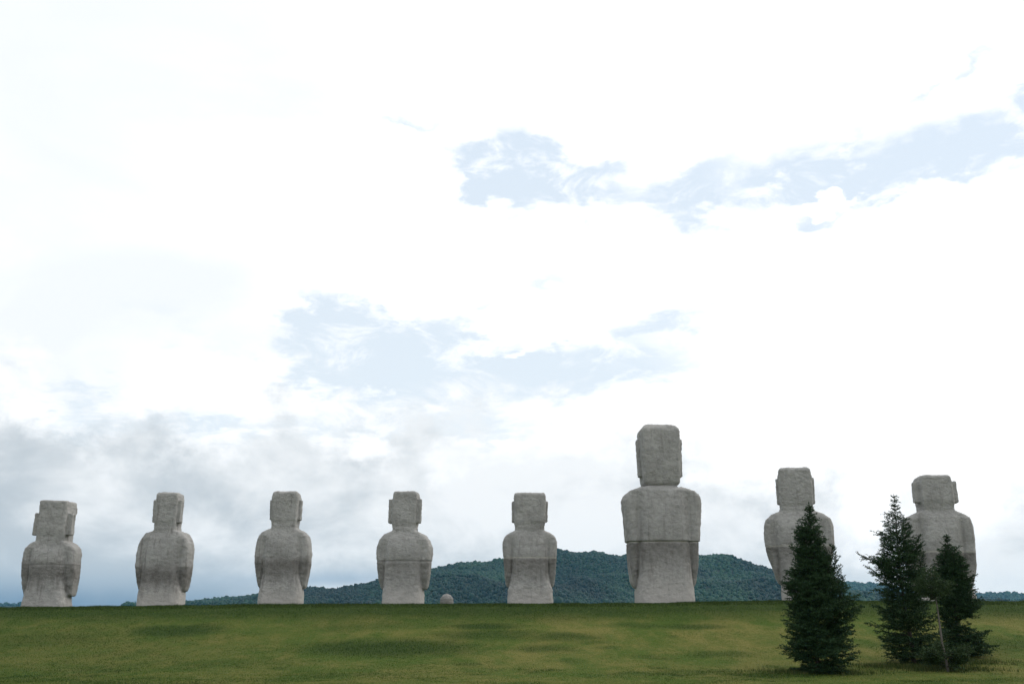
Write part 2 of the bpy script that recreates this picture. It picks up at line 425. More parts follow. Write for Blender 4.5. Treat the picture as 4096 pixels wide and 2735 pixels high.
def rbox2(x, y, hx, hy, r):
    qx = np.abs(x) - hx + r; qy = np.abs(y) - hy + r
    return np.sqrt(np.maximum(qx, 0) ** 2 + np.maximum(qy, 0) ** 2) + np.minimum(np.maximum(qx, qy), 0) - r
def extrude(d2, z, z0, z1, r):
    a = d2 + r; b = np.maximum(z0 - z, z - z1) + r
    return np.minimum(np.maximum(a, b), 0) + np.sqrt(np.maximum(a, 0) ** 2 + np.maximum(b, 0) ** 2) - r

# ------------------------------------------------------------------ statues
YS = 54.6
def statue(spec):
    x0, y0, sc = spec['crop']
    def S(px, py): return px / sc + x0, py / sc + y0
    cxp = spec['cx']
    base = world_at(*S(cxp, spec['base']), YS)
    bx = base.x
    bz = float(ground_z(bx, YS)) - 0.06
    mpp = 1.0
    def zz(py): return world_at(*S(cxp, py), YS).z - bz
    def hw(py, l, r): a = world_at(*S(l, py), YS).x; b = world_at(*S(r, py), YS).x; return (b - a) / 2
    rel = spec.get('rel', 0)
    top = zz(spec['top']); neck = zz(spec['neck']); seam = zz(spec['seam'])
    nw_ = hw(spec['neck'], 0, spec['head'][-1][1])
    out_z = np.array([neck + .25, neck + .02] + [zz(p) for p, l, r in spec['outer'][1:]] + [-0.3])[::-1]
    out_w = np.array([nw_ * .96, nw_ * .99] + [hw(p, l, r) for p, l, r in spec['outer'][1:]] + [hw(*spec['outer'][-1])])[::-1]
    tor_z = np.array([neck] + [zz(p) for p, l, r in spec['torso']] + [-0.3])[::-1]
    tor_w = [hw(p, l, r) for p, l, r in spec['torso']]
    tor_w = np.array([tor_w[0]] + tor_w + [tor_w[-1]])[::-1]
    Wm = out_w.max()
    head_z = np.array([zz(p) for p, w in spec['head']])[::-1]
    head_w = np.array([hw(p, 0, w) * spec.get('hk', 1.07) for p, w in spec['head']])[::-1]
    hwm = head_w.max(); hd = hwm * spec.get('hdepth', 0.95)
    ez0, ez1 = zz(spec['ear'][1]), zz(spec['ear'][0]); ew = spec['earw'] + .03
    arm_end = zz(spec['arm_end'])
    h = spec.get('voxel', 0.045)
    nx = int((Wm + 0.35) / h); ny0 = -(Wm * 0.62 + 0.45); ny1 = max(hd + 0.9, Wm * 0.62 + 0.4)
    xs = (np.arange(2 * nx + 1) - nx) * h + 0.0003
    ys = np.arange(ny0, ny1, h); zs = np.arange(-0.25, top + 0.25, h)
    X = xs[:, None, None].astype(np.float32); Y = ys[None, :, None].astype(np.float32); Z = zs[None, None, :].astype(np.float32)
    X, Y, Z = np.broadcast_arrays(X, Y, Z)
    z1 = zs
    aX = np.abs(X)
    # ---- body
    W = interp(z1, out_z, out_w); TW = np.minimum(interp(z1, tor_z, tor_w), W)
    sh = zz(spec['outer'][2][0])                          # where the shoulders have rounded off
    t_up = np.clip((z1 - sh) / max(neck - sh, .05), 0, 1)
    bd = Wm * 0.56
    lowt = np.clip(z1 / seam, 0, 1)
    # depth of the back: broad at the joint, drawn in at the waist, broad again at the hips
    back = bd * (np.interp(lowt, [0, .25, .6, 1], [1.06, 1.01, .975, 1.0]))
    upt = np.clip((z1 - seam) / (sh - seam), 0, 1)
    back = np.where(z1 > seam, bd * np.interp(upt, [0, .3, .7, 1], [1.0, 1.03, .98, .86]), back)
    back = back * (1 - t_up) + hd * 0.86 * t_up
    front = bd * np.interp(z1 / neck, [0, .3, .75, 1], [1.05, 1.08, 1.0, .8])
    off = (front - back) / 2; dep = (front + back) / 2
    r_t = np.minimum(np.minimum(TW, dep) * np.interp(z1, [seam - .5, seam + .5], [.52, .62]), dep)
    torso = rbox2(X, Y - off[None, None].astype(np.float32), TW.astype(np.float32), dep.astype(np.float32), r_t.astype(np.float32))
    # shoulders and upper arms fill to the outer width
    asl = np.clip((seam - z1) / max(seam - arm_end, .1), 0, 1)
    aw = np.maximum((W - TW) * .5 + Wm * .06 * (1 - asl), Wm * .05)
    acx = W - aw
    ad = bd * np.interp(asl, [0, .6, 1], [.74, .60, .42]) * (1 - .25 * t_up); ay = bd * np.interp(asl, [0, .6, 1], [.02, .16, .34])
    ra = np.minimum(aw, ad) * .85
    arm = rbox2(aX - acx, Y - ay, aw, ad, ra)
    cut = (arm_end - z1)[None, None]
    arm = smax(arm, np.broadcast_to(cut, arm.shape), 0.22)
    # hands meet over the belly in front
    hand = np.sqrt(((aX - TW.min() * .45) / (TW.min() * .5)) ** 2 + ((Y - front.max() * .97) / .16) ** 2 + ((Z - arm_end - .25) / .2) ** 2) * .16 - .16
    body = smin(torso, arm, np.interp((z1 - seam) / (sh - seam), [-.05, .3, .7, 1], [.03, .05, .16, .32])[None, None])
    body = smin(body, hand, 0.05)
    body = np.maximum(body, (z1 - neck - (0.01 if spec.get('neck_groove') else 0.1))[None, None])
    seamg = np.exp(-((z1 - seam) / 0.035) ** 2) * spec.get('groove', 0.02)
    body = body + seamg[None, None]
    if spec.get('overhang'):
        body = body + np.where((z1 < seam), spec['overhang'] * np.exp(-(seam - z1) / 1.5), 0)[None, None]
    if spec.get('slot'):
        body = body + 0.05 * np.exp(-((X - 0.02) / 0.035) ** 2) * (Y < 0) * ((Z > 0.05) & (Z < spec['slot']))
    lineg = spec.get('line', .012) * np.exp(-((aX - TW[None, None]) / .04) ** 2) * (Y < 0) * (np.interp((z1 - seam) / (sh - seam), [-.8, -.6, .55, .8], [0, 1, 1, 0])[None, None])
    body = body + lineg
    if spec.get('neckline'):
        body = body + .035 * np.exp(-((aX - head_w.min() * .98) / .035) ** 2) * (Y < 0) * np.interp(z1, [sh - 1.0, sh - .3, neck], [0, .8, 1])[None, None]
    # ---- head
    HW = interp(z1, head_z, head_w)
    hz0 = neck - 0.15
    hoff = spec.get('hoff', 0.0)
    hd2 = rbox2(X, Y - hoff, HW, hd, hwm * spec.get('corner', .26))
    # back of the head narrows down to the nape
    nape = np.interp(z1, [neck, neck + (top - neck) * .28, top], [hd * .16, 0.0, 0.05])[None, None]
    hd2 = smax(hd2, (-(Y - hoff) - hd + nape), 0.08)
    head = extrude(hd2, Z, hz0, top, hwm * spec.get('round', .2))
    HH = top - neck
    yf = hoff + hd
    # brow block, recessed face, nose, mouth and chin on the far side
    face_cut = extrude(rbox2(X, Y - yf - .1, hwm * 1.3, .1 + hd * .2, .05), Z, neck + HH * .30, top - HH * .27, .05)
    head = smax(head, -face_cut, 0.06)
    nose = extrude(rbox2(X, Y - yf + .12, hwm * np.interp(z1, [neck + HH * .34, top - HH * .27], [.34, .17])[None, None], hd * .17 + .12, .05), Z, neck + HH * .36, top - HH * .2, .06)
    head = smin(head, nose, .05)
    brow = extrude(rbox2(X, Y - yf + .3, hwm * .97, .36, .1), Z, top - HH * .30, top - HH * .12, .07)
    head = smin(head, brow, .08)
    for dz_ in (.25, .20):
        lip = extrude(rbox2(X, Y - yf + .1, hwm * .5, .15 + hd * .05, .03), Z, neck + HH * (dz_ - .018), neck + HH * (dz_ + .018), .02)
        head = smin(head, lip, .03)
    chin = extrude(rbox2(X, Y - yf + .26, hwm * .84, .30 + hd * .05, .1), Z, neck - HH * .10, neck + HH * .27, .1)
    head = smin(head, chin, .08)
    # ears: long slabs standing off the sides
    eh = spec.get('ear_hang', 0.0)
    ear = extrude(rbox2(aX - interp(z1, head_z, head_w)[None, None], Y - hoff - hd * spec.get('eary', .12), ew, hd * .34, .03), Z, ez0, ez1, .04)
    ear = np.maximum(ear, -(aX - 0.3))
    ear_rim = extrude(rbox2(aX - interp(z1, head_z, head_w)[None, None] - ew, Y - hoff - hd * spec.get('eary', .12), .035, hd * .2, .03), Z, ez0 + .15, ez1 - .15, .04)
    ear = np.maximum(ear, -ear_rim)
    hgroove = np.exp(-((z1 - neck) / 0.03) ** 2) * spec.get('neck_groove', 0.0)
    kn = spec.get('neck_k', .14)
    F = smin(head, body, kn) if kn > 0 else np.minimum(head, body)
    F = F + hgroove[None, None]
    F = smin(F, ear, .025)
    F = np.maximum(F, -(Z + 0.2))
    V, Q = surface_net(F.astype(np.float32), (xs[0], ys[0], zs[0]), h)
    # normals, then hewn relief
    def normals(V):
        a = V[Q[:, 2]] - V[Q[:, 0]]; b = V[Q[:, 3]] - V[Q[:, 1]]; n = np.cross(a, b)
        out = np.zeros_like(V)
        for k in range(4): np.add.at(out, Q[:, k], n)
        return out / np.maximum(np.linalg.norm(out, axis=1, keepdims=True), 1e-9)
    n = normals(V); sd_ = spec['seed'] * 13.1
    rough = spec.get('rough', 1.0)
    d = fbm(V * .8 + sd_, 3) * .045 + fbm(V * np.array([4, 4, 6]) + sd_ * 2, 3) * .018 + fbm(V * np.array([11, 11, 15]) + sd_, 2) * .022
    fade = np.clip(np.minimum(np.abs(V[:, 2] - seam), 9) / .1, .35, 1)
    V = V + n * (d * rough * fade)[:, None]
    n = normals(V)
    if np.mean(np.sum(n * (V - V.mean(0)), 1)) < 0:
        Q = Q[:, ::-1]; n = -n
    # sort the faces into parts
    C = V[Q].mean(1); ax = np.abs(C[:, 0])
    ijk = np.clip(np.round((C - np.array([xs[0], ys[0], zs[0]])) / h).astype(int), 0, np.array(F.shape) - 1)
    pick = lambda G: G[tuple(ijk.T)]
    e, hh, to, ar = pick(ear), pick(head), pick(torso), pick(np.broadcast_to(arm, F.shape))
    is_head = (C[:, 2] > neck + .01) | ((hh < pick(body) - .06) & (C[:, 2] > neck - HH * .25) & (C[:, 1] > hd * .5))
    is_ear = (e < hh + .004) & (C[:, 2] > ez0 - .06) & (C[:, 2] < ez1 + .06) & (ax > head_w.min() * .85)
    is_arm = (~is_head) & (C[:, 2] < seam) & (C[:, 2] > arm_end - .15) & (ar < to)
    part = np.where(is_ear, 1, np.where(is_head, 0, np.where(is_arm, 4, np.where(C[:, 2] > seam, 2, 3))))
    root = link("stone_statue", None, label=spec['label'], category="statue", group="stone statues standing in a row on the bank")
    root.location = (bx, YS + spec.get('dy', 0), bz)
    root.rotation_euler = (0, 0, radians(spec['yaw']))
    mat = mat_stone("carved_stone", seam, top, spec.get('seam_tone', 1), spec['seed'], spec.get('stain', 1), spec.get('foot_pale', 1), .7 if spec['seed'] < 3 else .4 if spec['seed'] == 3 else .16)
    def emit(name, mask, parent):
        q = Q[mask]
        if not len(q): return None
        u, inv = np.unique(q, return_inverse=True)
        me = fast_mesh(name, V[u], inv.reshape(-1, 4))
        try: me.normals_split_custom_set_from_vertices([tuple(v) for v in n[u]])
        except Exception as ex: print("normals", ex)
        return link(name, me, mat, parent)
    ho = emit("head", part == 0, root)
    emit("ear", (part == 1) & (C[:, 0] < 0), ho); emit("ear", (part == 1) & (C[:, 0] >= 0), ho)
    emit("upper_body", part == 2, root); emit("lower_body", part == 3, root)
    emit("arm", (part == 4) & (C[:, 0] < 0), root); emit("arm", (part == 4) & (C[:, 0] >= 0), root)
    return root

# outlines measured on the photograph: (row, left, right)
SPECS = [
 dict(seed=1, line=.02, eary=-.3, crop=(40, 1920, 2.903), cx=425, base=1470, top=247, neck=715, seam=985, seam_tone=-1, groove=.008, stain=1.1, yaw=0,
      outer=[(728,320,660),(742,250,715),(790,187,768),(850,160,778),(950,148,768),(1050,128,755),(1130,127,750),(1200,135,742),(1300,145,725),(1470,150,690)],
      torso=[(985,215,640),(1150,225,640),(1300,200,660),(1470,160,668)], head=[(247,308),(640,312),(715,300)], ear=(385,645), earw=.24, arm_end=1360,
      hdepth=.92, round=.12, rough=1.1, foot_pale=.3, label="short broad stone statue with a blocky square head, seen furthest left of the row"),
 dict(seed=2, eary=-.25, crop=(500, 1920, 2.903), cx=415, base=1458, top=152, neck=590, seam=1010, seam_tone=0, groove=.0, stain=1.25, yaw=-2,
      outer=[(600,330,650),(620,270,690),(680,190,715),(740,148,733),(850,116,738),(1000,106,733),(1080,112,722),(1200,140,712),(1300,168,695),(1458,165,658)],
      torso=[(1010,190,630),(1100,200,635),(1250,185,650),(1340,172,658),(1458,164,662)], head=[(152,228),(240,240),(500,238),(590,222)], ear=(235,500), earw=.15, arm_end=1300,
      hdepth=1.0, round=.25, label="round shouldered stone statue second from the left, darkly stained at the waist"),
 dict(seed=3, line=.02, eary=-.05, crop=(980, 1920, 2.903), cx=415, base=1446, top=142, neck=560, seam=915, seam_tone=0, groove=.0, stain=.95, yaw=1,
      outer=[(578,280,600),(610,205,675),(650,152,708),(720,126,728),(850,100,733),(970,96,720),(1100,112,702),(1200,132,690),(1290,158,680),(1446,170,660)],
      torso=[(915,190,620),(1100,205,625),(1230,180,645),(1320,170,662),(1446,165,665)], head=[(142,262),(240,288),(470,280),(560,252)], ear=(235,470), earw=.10, arm_end=1270,
      hdepth=.9, round=.22, label="stone statue third from the left with a soft dark band across its middle"),
 dict(seed=4, line=.006, eary=-.25, crop=(1470, 1920, 2.903), cx=415, base=1444, top=132, neck=592, seam=945, seam_tone=-1, groove=.035, stain=.45, yaw=-5,
      outer=[(600,290,570),(640,192,640),(700,132,703),(780,101,730),(860,99,736),(950,103,725),(1100,122,717),(1200,144,708),(1290,175,692),(1444,185,640)],
      torso=[(945,190,625),(1100,200,630),(1250,195,640),(1350,188,652),(1444,182,645)], head=[(132,255),(230,272),(480,272),(592,225)], ear=(222,505), earw=.17, arm_end=1280,
      hdepth=.8, round=.25, label="stone statue beside the small grey dome with a dark thin joint line across its back"),
 dict(seed=5, line=.04, crop=(1970, 1920, 2.903), cx=437, base=1432, top=162, neck=592, seam=905, seam_tone=1, groove=.01, stain=.75, yaw=0, slot=.9,
      outer=[(606,290,590),(622,205,655),(645,158,705),(680,130,733),(720,118,746),(780,120,750),(905,134,748),(1000,142,746),(1100,152,740),(1200,168,733),(1265,188,728),(1432,190,712)],
      torso=[(905,212,640),(1100,220,645),(1200,206,668),(1275,196,704),(1432,188,712)], head=[(162,330),(240,336),(490,330),(592,288)], ear=(247,488), earw=.1, arm_end=1250,
      hdepth=.85, round=.16, label="square shouldered stone statue between the grey dome and the tallest statue"),
 dict(seed=6, neckline=1, line=.03, hk=.98, crop=(2440, 1660, 2.01), cx=440, base=1507, top=88, neck=583, seam=1026, seam_tone=1, groove=.055, stain=.75, yaw=1, slot=1.0, overhang=.06, neck_groove=.05, neck_k=.02,
      outer=[(590,280,560),(600,235,620),(620,170,690),(650,128,722),(690,115,741),(740,116,742),(800,122,738),(1030,150,731),(1150,160,725),(1250,172,718),(1330,186,708),(1400,212,685),(1507,230,685)],
      torso=[(1030,232,650),(1150,236,655),(1280,232,660),(1400,229,676),(1507,230,686)], head=[(88,300),(130,318),(200,322),(500,308),(583,282)], ear=(200,500), earw=.13, arm_end=1395,
      hdepth=.9, round=.42, eary=.05, voxel=.055, rough=1.15, label="tallest stone statue, a giant built of stacked blocks with a long head and clear joints"),
 dict(seed=7, line=.03, hk=1.03, crop=(3020, 1820, 1.783), cx=345, base=1036, top=97, neck=402, seam=652, seam_tone=1, groove=.012, stain=.6, yaw=-13,
      outer=[(410,190,440),(430,130,500),(460,100,545),(500,90,563),(550,92,572),(600,99,579),(652,110,580),(720,126,572),(800,150,553),(870,170,535),(930,190,510),(1036,208,500)],
      torso=[(652,180,520),(750,205,510),(900,207,500),(1036,208,500)], head=[(97,200),(165,226),(330,226),(402,212)], ear=(165,348), earw=.09, arm_end=925,
      hdepth=.85, round=.22, label="tall stone statue standing half hidden behind the spruce nearest its right"),
 dict(seed=8, line=.03, eary=-.25, crop=(3440, 1860, 1.866), cx=635, base=1012, top=80, neck=345, seam=652, seam_tone=1, groove=.012, stain=.7, yaw=-4,
      outer=[(352,440,715),(375,400,780),(400,377,828),(450,368,853),(550,376,868),(650,395,884),(750,400,888),(830,420,876),(900,440,862),(940,450,850),(1012,420,866)],
      torso=[(652,490,790),(750,500,800),(850,490,830),(930,470,845),(1012,445,868)], head=[(80,200),(150,222),(280,222),(345,205)], ear=(125,285), earw=.24, arm_end=930,
      hdepth=.9, round=.2, label="large stone statue furthest right in the row, behind the pair of spruces"),
]
for s in SPECS: statue(s)

# ------------------------------------------------------------------ the small grey dome beyond the bank
def build_dome():
    Yd = 95.0
    a = world_at(1760, 2409, Yd); b = world_at(1814, 2409, Yd); t = world_at(1787, 2374, Yd)
    R = (b.x - a.x) / 2; gz = float(ground_z((a.x + b.x) / 2, Yd)); H = t.z - gz
    xs = np.arange(-R - .25, R + .25, .035); zs = np.arange(-.2, H + .2, .035)
    X, Y, Z = np.meshgrid(xs, xs, zs, indexing='ij')
    z0 = H - R * 1.1
    F = np.sqrt(X ** 2 + Y ** 2 + (np.maximum(Z - z0, 0) * .91) ** 2) - R
    F = F + .035 * np.exp(-((Z - (z0 + .12)) / .04) ** 2)
    F = np.maximum(F, -(Z + .15))
    knob = np.sqrt((X + .06) ** 2 + Y ** 2) - .045; knob = np.maximum(knob, np.abs(Z - H) - .05)
    V, Q = surface_net(F, (xs[0], xs[0], zs[0]), .035)
    V = V + (fbm(V * 9, 3) * .055)[:, None] * (V / np.maximum(np.linalg.norm(V, axis=1, keepdims=True), .1))
    root = link("stone_dome", None, label="small pale grey rounded dome peeping over the bank between two statues", category="dome")
    root.location = ((a.x + b.x) / 2, Yd, gz)
    mt = mat_stone("dome_stone", z0 + .12, 9, -1, 11, .2, 0, .16, .62)
    link("shell", fast_mesh("shell", V, Q), mt, root)
    V, Q = surface_net(knob, (xs[0], xs[0], zs[0]), .035)
    mk, N, b_ = principled("dark_finial"); b_.inputs['Base Color'].default_value = (.08, .08, .08, 1); b_.inputs['Roughness'].default_value = .8
    link("finial", fast_mesh("finial", V, Q), mk, root)
build_dome()

# ------------------------------------------------------------------ wooded hills
ico_v = []
phi = (1 + 5 ** .5) / 2
for a in (-1, 1):
    for b in (-phi, phi): ico_v += [(0, a, b), (a, b, 0), (b, 0, a)]
ico_v = np.array(ico_v, float); ico_v /= np.linalg.norm(ico_v[0])
ico_t = []
for i in range(12):
    for j in range(i + 1, 12):
        for k in range(j + 1, 12):
            d = [np.linalg.norm(ico_v[p] - ico_v[q]) for p, q in ((i, j), (j, k), (i, k))]
            if max(d) < 1.1:
                nrm = np.cross(ico_v[j] - ico_v[i], ico_v[k] - ico_v[i])
                ico_t.append((i, j, k) if nrm @ ico_v[i] > 0 else (i, k, j))
ico_t = np.array(ico_t)

def build_hill(name, sil, Yr, Y0, Yb, base, seed, spacing, rad, fmat, gmat, folds, label_f, label_h, dropT):
    P = [world_at(p * 4096 / 2348, q * 4096 / 2348, Yr) for p, q in sil]
    hx = [p.x for p in P]; hz = [p.z - rad * .9 for p in P]
    def z_at(x, y):
        H = interp(x, hx, hz) - base
        t = np.clip((Yr - y) / (Yr - Y0), 0, 1); tb = np.clip((y - Yr) / (Yb - Yr), 0, 1)
        s = np.interp(t, [0, .12, .4, .8, 1], [1, .93, .62, .2, 0])
        s = np.where(y > Yr, 1 - tb ** 1.3, s)
        q = np.stack([x / folds, y / (folds * 2.0), np.zeros_like(x) + seed], -1)
        rid = 1 - np.abs(fbm(q, 4)) * 2.2
        z = base + H * s + (rid - .4) * H * .52 * np.clip(t * 3.2, 0, 1) * (1 - t)
        return z
    xs = np.linspace(hx[0], hx[-1], 260); ys = np.concatenate([np.linspace(Y0, Yr, 90), np.linspace(Yr, Yb, 30)[1:]])
    X, Y = np.meshgrid(xs, ys); Z = z_at(X, Y)
    nx = len(xs); ny = len(ys)
    i = np.arange(ny - 1)[:, None] * nx + np.arange(nx - 1)[None]
    Q = np.stack([i, i + 1, i + nx + 1, i + nx], -1).reshape(-1, 4)
    link(name, fast_mesh(name, np.stack([X, Y, Z], -1).reshape(-1, 3), Q), gmat, kind="structure", label=label_h)
    # crowns
    n = int((hx[-1] - hx[0]) * (Yr - Y0 + 60) / spacing ** 2)
    x = rng.uniform(hx[0], hx[-1], n); y = rng.uniform(Y0, Yr + 60, n); z = z_at(x, y)
    vis = (z - EYE) / y
    keep = (vis > .0165) & (np.abs(x / y) < .60)
    x, y, z = x[keep], y[keep], z[keep]; n = len(x)
    r = rad * rng.lognormal(0, .28, n); tall = rng.uniform(.8, 1.4, n)
    con = rng.random(n) < .05
    r = np.where(con, r * .6, r); tall = np.where(con, tall * 2.3, tall)
    ang = rng.uniform(0, 2 * pi, n); ca, sa = np.cos(ang), np.sin(ang)
    B = np.repeat(ico_v[None], n, 0) * (1 + rng.normal(0, .13, (n, 12, 1)))
    bx = B[..., 0] * ca[:, None] - B[..., 1] * sa[:, None]; by = B[..., 0] * sa[:, None] + B[..., 1] * ca[:, None]
    taper = np.where(con[:, None], np.clip(.75 - .6 * B[..., 2], .1, 1.3), 1)
    V = np.stack([x[:, None] + bx * r[:, None] * taper, y[:, None] + by * r[:, None] * taper, z[:, None] + (B[..., 2] * tall[:, None] + .4) * r[:, None]], -1).reshape(-1, 3)
    T = (ico_t[None] + (np.arange(n) * 12)[:, None, None]).reshape(-1, 3)
    tone = np.clip(.45 + 1.1 * fbm(np.stack([x / 110, y / 260, x * 0 + seed], -1), 4) + rng.normal(0, .16, n) - con * .3, 0, 1)
    link("forest", fast_mesh("forest", V, T, True, {'tone': np.repeat(tone, 12)}), fmat, kind="stuff", label=label_f)
    print(name, "crowns", n)

fm = mat_forest("forest_leaves", (0.0015, 0.009, 0.008), (0.006, 0.026, 0.018), (0.020, 0.058, 0.030))
gm, N_, b_ = principled("forest_floor"); b_.inputs['Base Color'].default_value = (.005, .014, .008, 1); b_.inputs['Roughness'].default_value = 1
main_sil = [(-500, 1425), (250, 1400), (418, 1384), (515, 1372), (586, 1370), (640, 1362), (703, 1355), (761, 1353), (800, 1359), (871, 1345), (930, 1325), (987, 1305), (1020, 1298),
            (1055, 1291), (1106, 1290), (1153, 1285), (1200, 1275), (1278, 1262), (1317, 1268), (1360, 1266), (1414, 1277), (1444, 1279), (1520, 1282), (1570, 1278),
            (1606, 1275), (1650, 1277), (1688, 1289), (1727, 1303), (1774, 1318), (1800, 1328), (1850, 1343), (1920, 1360), (2050, 1385), (2400, 1415), (2900, 1428)]
build_hill("wooded_hill", main_sil, 2400, 1450, 3000, -5, 1.0, 5.0, 2.7, fm, gm, 210, "dense mixed woodland covering the broad hill behind the statues", "broad rounded wooded hill behind the tallest statue", 1)
near_sil = [(1500, 1425), (1650, 1392), (1760, 1370), (1850, 1361), (1960, 1357), (2050, 1362), (2150, 1374), (2237, 1378), (2400, 1382), (2700, 1400), (3000, 1425)]
build_hill("low_wooded_ridge", near_sil, 1900, 1500, 2200, -5, 3.0, 5.2, 2.6, fm, gm, 170, "woodland on the low nearer ridge at the right", "low nearer wooded ridge at the right", 1)
far_sil = [(-900, 1390), (0, 1384), (250, 1388), (400, 1386), (600, 1385), (900, 1380), (1400, 1350), (1800, 1341), (1950, 1338), (2014, 1338), (2100, 1350), (2180, 1362), (2237, 1363), (2275, 1359), (2363, 1364), (2430, 1361), (2700, 1350), (3300, 1395)]
build_hill("distant_hills", far_sil, 4600, 3700, 5300, -6, 5.0, 12.5, 6.0, fm, gm, 420, "woodland on the distant blue hills along the horizon", "distant low blue hills along the horizon", 1)

# ------------------------------------------------------------------ spruces
def frame(d):
    d = d / np.linalg.norm(d, axis=-1, keepdims=True)
    u = np.cross(d, np.array([0, 0, 1.0])); l = np.linalg.norm(u, axis=-1, keepdims=True)
    u = np.where(l < 1e-3, np.array([1.0, 0, 0]), u / np.maximum(l, 1e-3))
    return d, u, np.cross(d, u)
class Crown:
    def __init__(s): s.A = []; s.B = []; s.W = []; s.NA = []; s.ND = []; s.NL = []
    def seg(s, a, b, w): s.A.append(a); s.B.append(b); s.W.append(w)
def needles_mesh(segA, segB, dens, nl, nw, tone0):
    A = np.array(segA); B = np.array(segB); L = np.linalg.norm(B - A, axis=1)
    cnt = np.maximum((L * dens).astype(int), 1); k = np.repeat(np.arange(len(A)), cnt); n = len(k)
    t = rng.random(n); P = A[k] * (1 - t[:, None]) + B[k] * t[:, None]
    d, u, v = frame((B - A)[k]); a = rng.uniform(0, 2 * pi, n)
    dirn = d * rng.uniform(.5, 1.0, (n, 1)) + (u * np.cos(a)[:, None] + v * np.sin(a)[:, None]) * rng.uniform(.5, .9, (n, 1))
    dirn += np.array([0, 0, .12]); dirn /= np.linalg.norm(dirn, axis=1, keepdims=True)
    ln = nl * rng.uniform(.6, 1.3, n)[:, None]
    side = np.cross(dirn, rng.normal(0, 1, (n, 3))); side /= np.maximum(np.linalg.norm(side, axis=1, keepdims=True), 1e-4)
    V = np.concatenate([P - side * nw, P + side * nw, P + dirn * ln], 1).reshape(-1, 3)
    tn = np.clip(tone0[k] + rng.normal(0, .12, n), 0, 1)
    return V, np.arange(3 * n).reshape(-1, 3), np.repeat(tn, 3)
def tubes(segs, sides=4):
    Vs, Ts = [], []; o = 0
    ang = np.arange(sides) * 2 * pi / sides
    for a, b, ra, rb in segs:
        d, u, v = frame(np.array(b) - np.array(a))
        for p, r in ((a, ra), (b, rb)):
            Vs.append(np.array(p) + r * (np.cos(ang)[:, None] * u + np.sin(ang)[:, None] * v))
        for i in range(sides):
            j = (i + 1) % sides; Ts.append((o + i, o + j, o + sides + j, o + sides + i))
        o += 2 * sides
    return np.concatenate(Vs), np.array(Ts)
